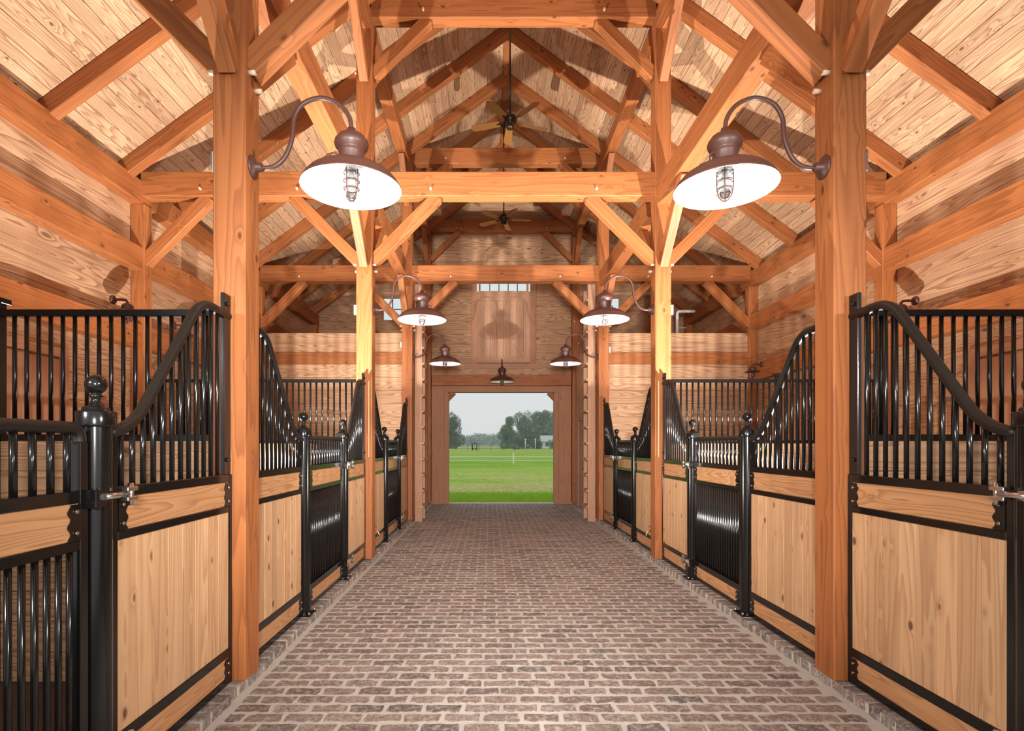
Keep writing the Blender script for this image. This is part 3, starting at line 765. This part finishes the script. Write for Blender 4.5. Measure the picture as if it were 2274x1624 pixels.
# partitions between the stalls
for i in (0, 1):
    yb = BENT[i]
    for s in (-1, 1):
        t = thing('stall_partition', (s*3.4, yb, 0), '%s stall partition on the %s with black bars above planks' % (['nearer', 'farther'][i], SIDE[s]), 'stall partition', 'partitions between stalls')
        for xa, xb in ((POUT+.005, 3.435), (3.485, WPX-.01)):
            x0, x1 = sorted((s*xa, s*xb))
            for z0, z1 in rowsplit(.02, 1.56, .19):
                board('plank', (x0, yb, (z0+z1)/2), (x1, yb, (z0+z1)/2), z1-z0-.003, .04, M_WALL, t, up=(0, -1, 0), c=.004)
            bx('rail', x0, x1, yb-.022, yb+.022, 1.56, 1.602, M_BLACK, t)
            bx('rail', x0, x1, yb-.022, yb+.022, 2.357, 2.40, M_BLACK, t)
            n = round((x1-x0)/.0775)
            for k in range(1, n):
                x = x0+(x1-x0)*k/n; rod('bar', (x, yb, 1.60), (x, yb, 2.36), .0125, M_BLACK, t)
        bx('square_post', *sorted((s*3.437, s*3.483)), yb-.035, yb+.035, .02, 2.44, M_BLACK, t)
        bx('post_cap', *sorted((s*3.42, s*3.50)), yb-.052, yb+.052, 2.44, 2.475, M_BLACK, t)

# ------------------------------------------------------------------ gooseneck barn lamps
def lamp_parts():
    P = {}
    ctrl = [(0, 0), (.09, -.004), (.15, .012), (.21, .07), (.255, .19), (.268, .318), (.325, .408), (.44, .445), (.555, .405), (.622, .318), (.635, .225)]
    P['arm'] = tube_me([(p[0], 0, p[1]) for p in smooth_path([(a, b, 0) for a, b in ctrl], 5)], .0145, 10, M_BROWN)
    P['plate'] = lathe_me([(0, 0), (.072, 0), (.074, .006), (.064, .014), (.03, .022), (.028, .06), (.02, .066), (0, .066)], 20, M_BROWN)
    P['housing'] = lathe_me([(.016, .255), (.026, .248), (.027, .228), (.045, .218), (.082, .196), (.105, .165), (.109, .148), (.104, .128), (.084, .108), (.080, .100), (.084, .094), (.078, .084), (.080, .0)], 24, M_BROWN)
    outer = [(.080, .010), (.11, .006), (.165, -.008), (.22, -.032), (.27, -.066), (.299, -.100), (.309, -.124), (.317, -.130), (.317, -.138)]
    inner = [(.311, -.138), (.304, -.124), (.293, -.098), (.265, -.066), (.216, -.034), (.162, -.012), (.10, .002), (.0, .004)]
    P['shade'] = lathe_me(outer, 40, M_BROWN)
    P['reflector'] = lathe_me([(.317, -.138)]+inner, 40, M_WHITE)
    P['collar'] = lathe_me([(.0, .003), (.056, .003), (.058, -.015), (.046, -.025), (.0, -.026)], 16, M_GREYBOX)
    P['jar'] = lathe_me([(.040, -.02), (.042, -.13), (.037, -.17), (.022, -.195), (0, -.202)], 16, M_JAR)
    P['bulb'] = lathe_me([(.014, -.02), (.015, -.04), (.028, -.08), (.030, -.10), (.022, -.125), (0, -.132)], 12, M_GREYBOX)
    g = []
    for z, r in ((-.040, .049), (-.090, .050), (-.140, .048)):
        g.append(tube_geo([(r*math.cos(2*math.pi*i/18), r*math.sin(2*math.pi*i/18), z) for i in range(18)], .0038, 6, True))
    for k in range(4):
        a = math.pi/4+k*math.pi/2; c, sn = math.cos(a), math.sin(a)
        g.append(tube_geo([(r*c, r*sn, z) for r, z in ((.048, -.01), (.050, -.08), (.048, -.14), (.038, -.185), (.016, -.213), (0, -.217))], .0038, 6))
    v, f = merge(g); me = mesh('cage', v, f, True); me.materials.append(M_BROWN); P['cage'] = me
    P['hook'] = tube_me([(p.x, 0, p.y) for p in smooth_path([(.070, .050), (.095, .066), (.125, .060), (.140, .035), (.142, -.005)], 4)], .006, 8, M_BROWN)
    return P
LP = lamp_parts()
def barn_lamp(base, ang, label):
    """base: wall plate centre; ang: heading of the arm about Z"""
    M = Matrix.Translation(Vector(base)) @ Matrix.Rotation(ang, 4, 'Z')
    t = tag(link('barn_lamp', None, M), label, 'lamp', 'gooseneck barn lamps')
    link('wall_plate', LP['plate'], M @ Matrix.Rotation(math.pi/2, 4, 'Y'), t)
    link('arm', LP['arm'], M, t)
    H = M @ Matrix.Translation((.635, 0, 0))
    link('housing', LP['housing'], H, t)
    for a in (0.5, 0.5+math.pi): link('hook', LP['hook'], H @ Matrix.Rotation(a-ang, 4, 'Z'), t)
    sh = link('shade', LP['shade'], H, t); link('reflector', LP['reflector'], H, sh)
    link('collar', LP['collar'], H, t)
    j = link('glass_jar', LP['jar'], H, t); link('bulb', LP['bulb'], H, j)
    link('wire_cage', LP['cage'], H @ Matrix.Rotation(.35, 4, 'Z'), t)
for i in range(3):
    for s in (-1, 1):
        barn_lamp((s*(PIN), BENT[i], 3.315 if i < 2 else 3.29), 0 if s < 0 else math.pi, '%s brown gooseneck barn lamp on the %s timber posts' % (ORD[i], SIDE[s]))
barn_lamp((0.0, BENT[3]-.097, 3.25), -math.pi/2, 'brown barn lamp hanging in front of the header over the doorway')
# small caged wall lamps in the stalls
def wall_lamp_parts():
    P = {}
    P['plate'] = lathe_me([(0, 0), (.050, 0), (.054, .01), (.050, .028), (.030, .04), (0, .042)], 16, M_BROWN)
    P['arm'] = tube_me([(p.x, 0, p.y) for p in smooth_path([(.03, 0), (.11, 0), (.165, -.008), (.185, -.035), (.185, -.06)], 4)], .016, 10, M_BROWN)
    P['cap'] = lathe_me([(.018, -.045), (.04, -.052), (.062, -.075), (.066, -.105), (.060, -.115)], 16, M_BROWN)
    P['shade'] = lathe_me([(.055, -.108), (.075, -.118), (.135, -.142), (.137, -.147), (.132, -.147), (.07, -.124), (0, -.12)], 24, M_BROWN)
    P['jar'] = lathe_me([(.042, -.12), (.044, -.22), (.036, -.255), (0, -.268)], 14, M_JAR)
    g = []
    for z in (-.16, -.215):
        g.append(tube_geo([(.052*math.cos(2*math.pi*i/16), .052*math.sin(2*math.pi*i/16), z) for i in range(16)], .0045, 6, True))
    for k in range(4):
        a = math.pi/4+k*math.pi/2; c, sn = math.cos(a), math.sin(a)
        g.append(tube_geo([(r*c, r*sn, z) for r, z in ((.05, -.115), (.052, -.22), (.04, -.265), (0, -.283))], .0045, 6))
    v, f = merge(g); me = mesh('cage', v, f, True); me.materials.append(M_BROWN); P['cage'] = me
    return P
WL = wall_lamp_parts()
def wall_lamp(s, y, z, label):
    M = Matrix.Translation((s*(WPX if True else WX), y, z)) @ Matrix.Rotation(0 if s < 0 else math.pi, 4, 'Z')
    t = tag(link('wall_lamp', None, M), label, 'lamp', 'caged wall lamps')
    link('wall_plate', WL['plate'], M @ Matrix.Rotation(math.pi/2, 4, 'Y'), t); link('arm', WL['arm'], M, t)
    H = M @ Matrix.Translation((.185, 0, 0))
    for k in ('cap', 'shade'): link(k, WL[k], H, t)
    link('glass_jar', WL['jar'], H, t); link('wire_cage', WL['cage'], H, t)
wall_lamp(-1, 6.50, 3.27, 'small caged wall lamp above the nearest left stall bars')
wall_lamp(-1, 7.75, 3.24, 'small caged wall lamp behind the bars, left of the nearest left post')
wall_lamp(1, 6.55, 3.27, 'small caged wall lamp above the nearest right stall bars')
wall_lamp(1, 10.25, 3.06, 'small caged wall lamp near the far right stall corner')

# ------------------------------------------------------------------ ceiling fans
fan_motor = lathe_me([(0, .11), (.03, .11), (.045, .085), (.095, .06), (.105, .02), (.095, -.02), (.06, -.04), (.055, -.075), (.062, -.085), (.055, -.115), (.02, -.13), (0, -.132)], 20, M_BRONZE)
def blade_me():
    n = 10; v = []; f = []
    out = []
    for i in range(n+1):
        q = i/n; x = .17+.44*q; w = .052+.018*q
        if q > .85: w *= math.sqrt(max(.02, 1-((q-.85)/.17)**2))
        out.append((x, w))
    for x, w in out:
        for y in (-w, w):
            for z in (-.004, .004): v.append((x, y, z))
    for i in range(n):
        a = i*4; b = a+4
        f += [(a+1, b+1, b+3, a+3), (a, a+2, b+2, b), (a, b, b+1, a+1), (a+2, a+3, b+3, b+2)]
    f += [(0, 1, 3, 2), (n*4, n*4+2, n*4+3, n*4+1)]
    me = mesh('blade', v, f); me.materials.append(M_BLADE); return me
BL = blade_me()
v, f = box_geo(.13, .03, .012, .002); IR = mesh('iron', [(x+.145, y, z) for x, y, z in v], f); IR.materials.append(M_BRONZE)
for y, z, rot, label in ((8.25, 6.44, .35, 'nearer ceiling fan with five brown blades on a long rod'), (11.95, 6.50, .1, 'farther ceiling fan with five brown blades before the gable wall')):
    t = thing('ceiling_fan', (0, y, z), label, 'ceiling fan', 'ceiling fans on the ridge')
    rod('down_rod', (0, y, z+.10), (0, y, RIDGE-.10), .013, M_BRONZE, t)
    link('canopy', lathe_me([(.0, 0), (.02, .0), (.055, .04), (.06, .07), (0, .07)], 16, M_BRONZE, 'canopy'), Matrix.Translation((0, y, RIDGE-.17)), t)
    link('motor', fan_motor, Matrix.Translation((0, y, z)), t)
    for k in range(5):
        R = Matrix.Translation((0, y, z-.02)) @ Matrix.Rotation(rot+k*2*math.pi/5, 4, 'Z') @ Matrix.Rotation(math.radians(13), 4, 'X')
        b = link('blade', BL, R, t); link('blade_iron', IR, R, b)

# ------------------------------------------------------------------ small fittings
for s, i, z, lab in ((-1, 1, 3.30, 'grey outlet box on the outer side of the second left post'), (1, 1, 3.30, 'grey outlet box on the outer side of the second right post'),
                     (-1, 2, 3.52, 'grey outlet box on the outer side of the third left post'), (1, 2, 3.42, 'grey outlet box on the outer side of the third right post'),
                     (-1, 0, 3.32, 'grey outlet box on the outer side of the nearest left post'), (1, 0, 3.32, 'grey outlet box on the outer side of the nearest right post')):
    y = BENT[i]-PW/2+.06
    t = thing('outlet_box', (s*POUT, y, z), lab, 'outlet box', 'outlet boxes on the posts')
    th = .016 if i == 0 else .036
    b = bx('box_body', *sorted((s*POUT, s*(POUT+th))), y-.035, y+.035, z-.06, z+.06, M_GREYBOX, t)
    bx('cover_plate', *sorted((s*(POUT+th), s*(POUT+th+.005))), y-.042, y+.042, z-.067, z+.067, M_CHROME, t)
for s in (-1, 1):
    y = BENT[1]+PW/2+.10; x = s*PX; z = .38; din = -s
    t = thing('hose_spigot', (x+din*.03, y, z), 'brass hose spigot by the second %s post near the floor' % SIDE[s], 'spigot', 'hose spigots')
    p = smooth_path([(x+din*.02, y, z), (x+din*.08, y, z), (x+din*.12, y, z-.02), (x+din*.135, y, z-.07)], 4)
    link('spout', tube_me(p, .012, 8, M_BRASS), None, t)
    rod('stem', (x+din*.07, y, z), (x+din*.07, y, z+.055), .007, M_BRASS, t)
    link('handle', lathe_me([(0, 0), (.028, 0), (.031, .006), (.028, .012), (0, .012)], 12, M_BLUE, 'sp_handle'), Matrix.Translation((x+din*.07, y, z+.055)), t)
pp = thing('vent_pipe', (3.65, 11.4, 3.76), 'white plastic pipe with an elbow rising from the right loft', 'pipe')
px_, py_ = 3.78, 11.9
path = fillet([(px_, py_, 3.76), (px_, py_, 4.46), (px_+.38, py_, 4.46)], (.07,), 6)
link('pipe_run', tube_me(path, .032, 12, M_PVC), None, pp)
bx('clip', px_, px_+.2, py_-.008, py_+.008, 4.09, 4.11, M_GREYBOX, pp)

# ------------------------------------------------------------------ outside: field, fences, trees, house
def gz(x, y):
    t = min(1, max(0, (y-42)/75)); t = t*t*(3-2*t)
    q = min(1, max(0, (y-110)/300))
    return -.05+.63*t+.95*q
xs = [-260, -120, -60, -30, -15, -8, -5, -2, 0, 2, 5, 8, 15, 30, 60, 120, 260]
ys = [YE+.20, 16, 18, 21, 25, 30, 36, 42, 48, 55, 62, 70, 78, 86, 95, 105, 117, 140, 180, 240, 330, 460]
v = [(x, y, gz(x, y)) for y in ys for x in xs]; nx = len(xs)
f = [(j*nx+i, j*nx+i+1, (j+1)*nx+i+1, (j+1)*nx+i) for j in range(len(ys)-1) for i in range(nx-1)]
fd = link('ground_field', mesh('field', v, f, True), None, None, M_GRASS)
tag(fd, 'mown green and straw coloured field beyond the doorway', 'field', kind='structure')
rg_ = random.Random(11); v = []; f = []
for i in range(26000):
    y = YE+.25+rg_.random()**1.6*9.0; x = rg_.uniform(-3.2, 4.2)*(y/14.5)
    dense = y < 18.2
    if not dense and rg_.random() < .75: continue
    h = rg_.uniform(.05, .11) if dense else rg_.uniform(.025, .06); a = rg_.uniform(0, math.pi); w = .006; lx, ly = rg_.uniform(-.03, .03), rg_.uniform(-.03, .03)
    z = gz(x, y); o = len(v); c, sn = math.cos(a)*w, math.sin(a)*w
    v += [(x-c, y-sn, z), (x+c, y+sn, z), (x+lx, y+ly, z+h)]; f.append((o, o+1, o+2))
tag(link('grass_blades', mesh('grass_blades', v, f), None, None, M_BLADEG), 'bright green grass tufts just outside the doorway', 'grass', kind='stuff')
# electric tape fence
tf = thing('tape_fence', (0.8, 47, gz(0, 47)), 'low white tape fence with a single post crossing the field', 'fence')
for xx in (-15.2, -7.2, 1.75, 9.8, 17.8):
    bx('post', xx-.045, xx+.045, 47-.045, 47+.045, gz(0, 47)-.1, gz(0, 47)+.95, M_TAPE, tf)
for zz in (.62, .28): bx('tape', -22, 24, 46.94, 46.955, gz(0, 47)+zz-.018, gz(0, 47)+zz+.018, M_TAPE, tf, c=.001)
# dark pipe paddock fence with a gate
yf = 112.0; g0 = gz(0, yf)
pf = thing('paddock_fence', (0, yf, g0), 'dark pipe paddock fence across the far edge of the field', 'fence')
for k in range(-8, 16): rod('post', (k*2.4, yf, g0-.1), (k*2.4, yf, g0+1.35), .035, M_FENCE, pf, 8)
for zz in (.35, .85, 1.32): rod('rail', (-20, yf, g0+zz), (37, yf, g0+zz), .024, M_FENCE, pf, 6)
rod('rail', (-6.5, yf+6, gz(0, yf+6)+1.9), (4.5, yf+6, gz(0, yf+6)+1.9), .02, M_FENCE, pf, 6)
fgx = -3.35
fg = thing('mounting_rack', (fgx, yf-1, g0), 'small dark arched frame standing at the paddock fence', 'gate')
for dx in (-.45, .45): rod('upright', (fgx+dx, yf-1, g0-.05), (fgx+dx, yf-1, g0+1.05), .12, M_FENCE, fg, 8)
link('arch', tube_me([(fgx+.45*math.cos(a*math.pi/8), yf-1, g0+1.0+.42*math.sin(a*math.pi/8)) for a in range(9)], .09, 8, M_FENCE), None, fg)
rod('rail', (fgx-.45, yf-1, g0+.35), (fgx+.45, yf-1, g0+.35), .1, M_FENCE, fg, 6)
for k, (xx, lab) in enumerate(((8.1, 'left white lamp pole before the trees'), (10.45, 'right white lamp pole before the trees'))):
    yy = 128.0; t = thing('lamp_pole', (xx, yy, gz(xx, yy)), lab, 'lamp pole', 'white lamp poles')
    rod('pole', (xx, yy, gz(xx, yy)-.1), (xx, yy, gz(xx, yy)+2.2), .10, M_TAPE, t, 8)
    link('globe', lathe_me([(0, 0), (.16, .06), (.2, .18), (.14, .32), (0, .38)], 12, M_WHITE, 'globe'), Matrix.Translation((xx, yy, gz(xx, yy)+2.15)), t)
def crown(rnd, blobs, n, size):
    v = []; f = []
    tot = sum(b[3]*b[5] for b in blobs)
    for (cx, cy, cz, rx, ry, rz) in blobs:
        m = int(n*rx*rz/tot)
        for i in range(m):
            u = rnd.uniform(-1, 1); a = rnd.uniform(0, 2*math.pi); r = math.sqrt(1-u*u); k = rnd.uniform(.62, 1.08)
            p = Vector((cx+rx*r*math.cos(a)*k, cy+ry*r*math.sin(a)*k, cz+rz*u*k))
            q = Euler((rnd.uniform(0, 3), rnd.uniform(0, 3), rnd.uniform(0, 3))).to_matrix(); s_ = size*rnd.uniform(.6, 1.3)
            o = len(v)
            for dx, dy in ((-1, -.5), (0, -.8), (1, 0), (0, .8), (-1, .5)): v.append(p+q @ Vector((dx*s_*.6, dy*s_*.5, 0)))
            f.append((o, o+1, o+2, o+3, o+4))
    return v, f
def tree(name, label, cat, x, y, h, w, n, mat, size=.4, seed=1, low=.12, nb=9, trunk=True, group=None):
    rnd = random.Random(seed); z = gz(x, y); t = thing(name, (x, y, z), label, cat, group)
    bl = []
    for i in range(nb):
        q = rnd.random(); bz = h*(low+.1+(.86-low)*q); wid = w/2*math.sqrt(max(.12, 1-(1.45*(q-.38))**2))
        a = rnd.uniform(0, 6.28); k = rnd.uniform(.2, .75)*wid
        bl.append((x+math.cos(a)*k, y+math.sin(a)*k, z+bz, wid*.55, wid*.55, h*.14+wid*.16))
    v, f = crown(rnd, bl, n, size)
    link('foliage', mesh('foliage', v, f), None, t, mat)
    if trunk:
        rod('trunk', (x, y, z-.1), (x+rnd.uniform(-.3, .3), y, z+h*.6), max(.08, w*.025), M_BARK, t, 8)
        for k in range(3):
            a = k*2.1+rnd.random(); rod('branch', (x, y, z+h*.35), (x+math.cos(a)*w*.3, y+math.sin(a)*w*.3, z+h*.62), max(.04, w*.012), M_BARK, t, 6)
    return t
G = 'trees beyond the field'
tree('broadleaf_tree', 'dark broadleaf tree at the left edge of the doorway view', 'tree', -11.2, 150, 9.6, 7.4, 15000, M_LEAF, .19, 1, low=.0, nb=14, group=G)
tree('broadleaf_tree', 'lower rounded tree at the left end of the right grove', 'tree', 5.0, 152, 8.0, 6.2, 12000, M_LEAF2, .19, 2, low=-.02, nb=13, group=G)
tree('broadleaf_tree', 'tallest green tree in the middle of the right grove', 'tree', 10.4, 160, 10.6, 8.6, 16000, M_LEAF2, .19, 3, low=.0, nb=15, group=G)
tree('broadleaf_tree', 'broad green tree behind the right lamp pole', 'tree', 15.6, 164, 10.6, 8.6, 16000, M_LEAF2, .19, 4, low=.0, nb=15, group=G)
tree('broadleaf_tree', 'green tree rising behind the white house', 'tree', 21.0, 180, 11.0, 9.5, 13000, M_LEAF2, .21, 5, low=.0, nb=15, group=G)
tree('orchard_tree', 'small bushy tree behind the left lamp pole', 'tree', 7.2, 138, 3.0, 4.0, 2600, M_LEAF, .14, 6, low=-.05, group=G)
tree('orchard_tree', 'small bushy tree just left of the white house', 'tree', 12.0, 140, 3.3, 3.2, 2600, M_LEAF, .14, 7, low=-.05, group=G)
tree('orchard_tree', 'small dark tree standing before the white house', 'tree', 16.0, 138, 3.0, 3.6, 2600, M_LEAF, .14, 8, low=.1, group=G)
tree('shrub', 'low round shrub by the fence left of the lamp poles', 'shrub', 3.4, 125, 1.0, 2.2, 1000, M_LEAF2, .11, 9, low=-.1, nb=4, trunk=False)
tree('shrub', 'low round shrub by the fence near the left lamp pole', 'shrub', 5.6, 127, 1.2, 2.6, 1000, M_LEAF2, .11, 10, low=-.1, nb=4, trunk=False)
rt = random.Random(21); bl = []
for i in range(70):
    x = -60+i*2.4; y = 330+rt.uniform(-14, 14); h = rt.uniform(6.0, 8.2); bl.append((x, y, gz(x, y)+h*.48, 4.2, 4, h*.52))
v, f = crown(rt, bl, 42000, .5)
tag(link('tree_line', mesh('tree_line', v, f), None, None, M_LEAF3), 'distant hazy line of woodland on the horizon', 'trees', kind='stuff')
hx, hy = 18.6, 150.0; hz = gz(hx, hy)
h = thing('farm_house', (hx, hy, hz), 'low white farm house half hidden by trees at the right', 'house')
bx('wall', hx-4.6, hx+4.6, hy-3, hy+3, hz-.2, hz+2.0, M_HWALL, h)
v = [(hx-5, hy-3.5, hz+1.95), (hx+5, hy-3.5, hz+1.95), (hx+5, hy+3.5, hz+1.95), (hx-5, hy+3.5, hz+1.95), (hx-5, hy, hz+3.6), (hx+5, hy, hz+3.6)]
link('roof', mesh('roof', v, [(0, 1, 5, 4), (2, 3, 4, 5), (0, 4, 3), (1, 2, 5), (3, 2, 1, 0)]), None, h, M_HROOF)
for k in range(3): 
    wx = hx-3.4+k*2.5; wn = bx('window', wx-.4, wx+.4, hy-3.05, hy-2.98, hz+.7, hz+1.6, M_MUNT, h)
# light summer haze over the far field
hzm = bpy.data.materials.new('haze'); hzm.use_nodes = True; t = hzm.node_tree; t.nodes.remove(t.nodes['Principled BSDF'])
vsn = t.nodes.new('ShaderNodeVolumeScatter'); vsn.inputs['Density'].default_value = .0015; vsn.inputs['Color'].default_value = (1, 1, 1, 1); vsn.inputs['Anisotropy'].default_value = .1
t.links.new(vsn.outputs[0], t.nodes['Material Output'].inputs['Volume'])
hv = bx('haze', -240, 240, 60, 440, -1.2, 45, hzm, None)
tag(hv, 'thin pale summer haze lying over the far field', 'haze', kind='stuff')
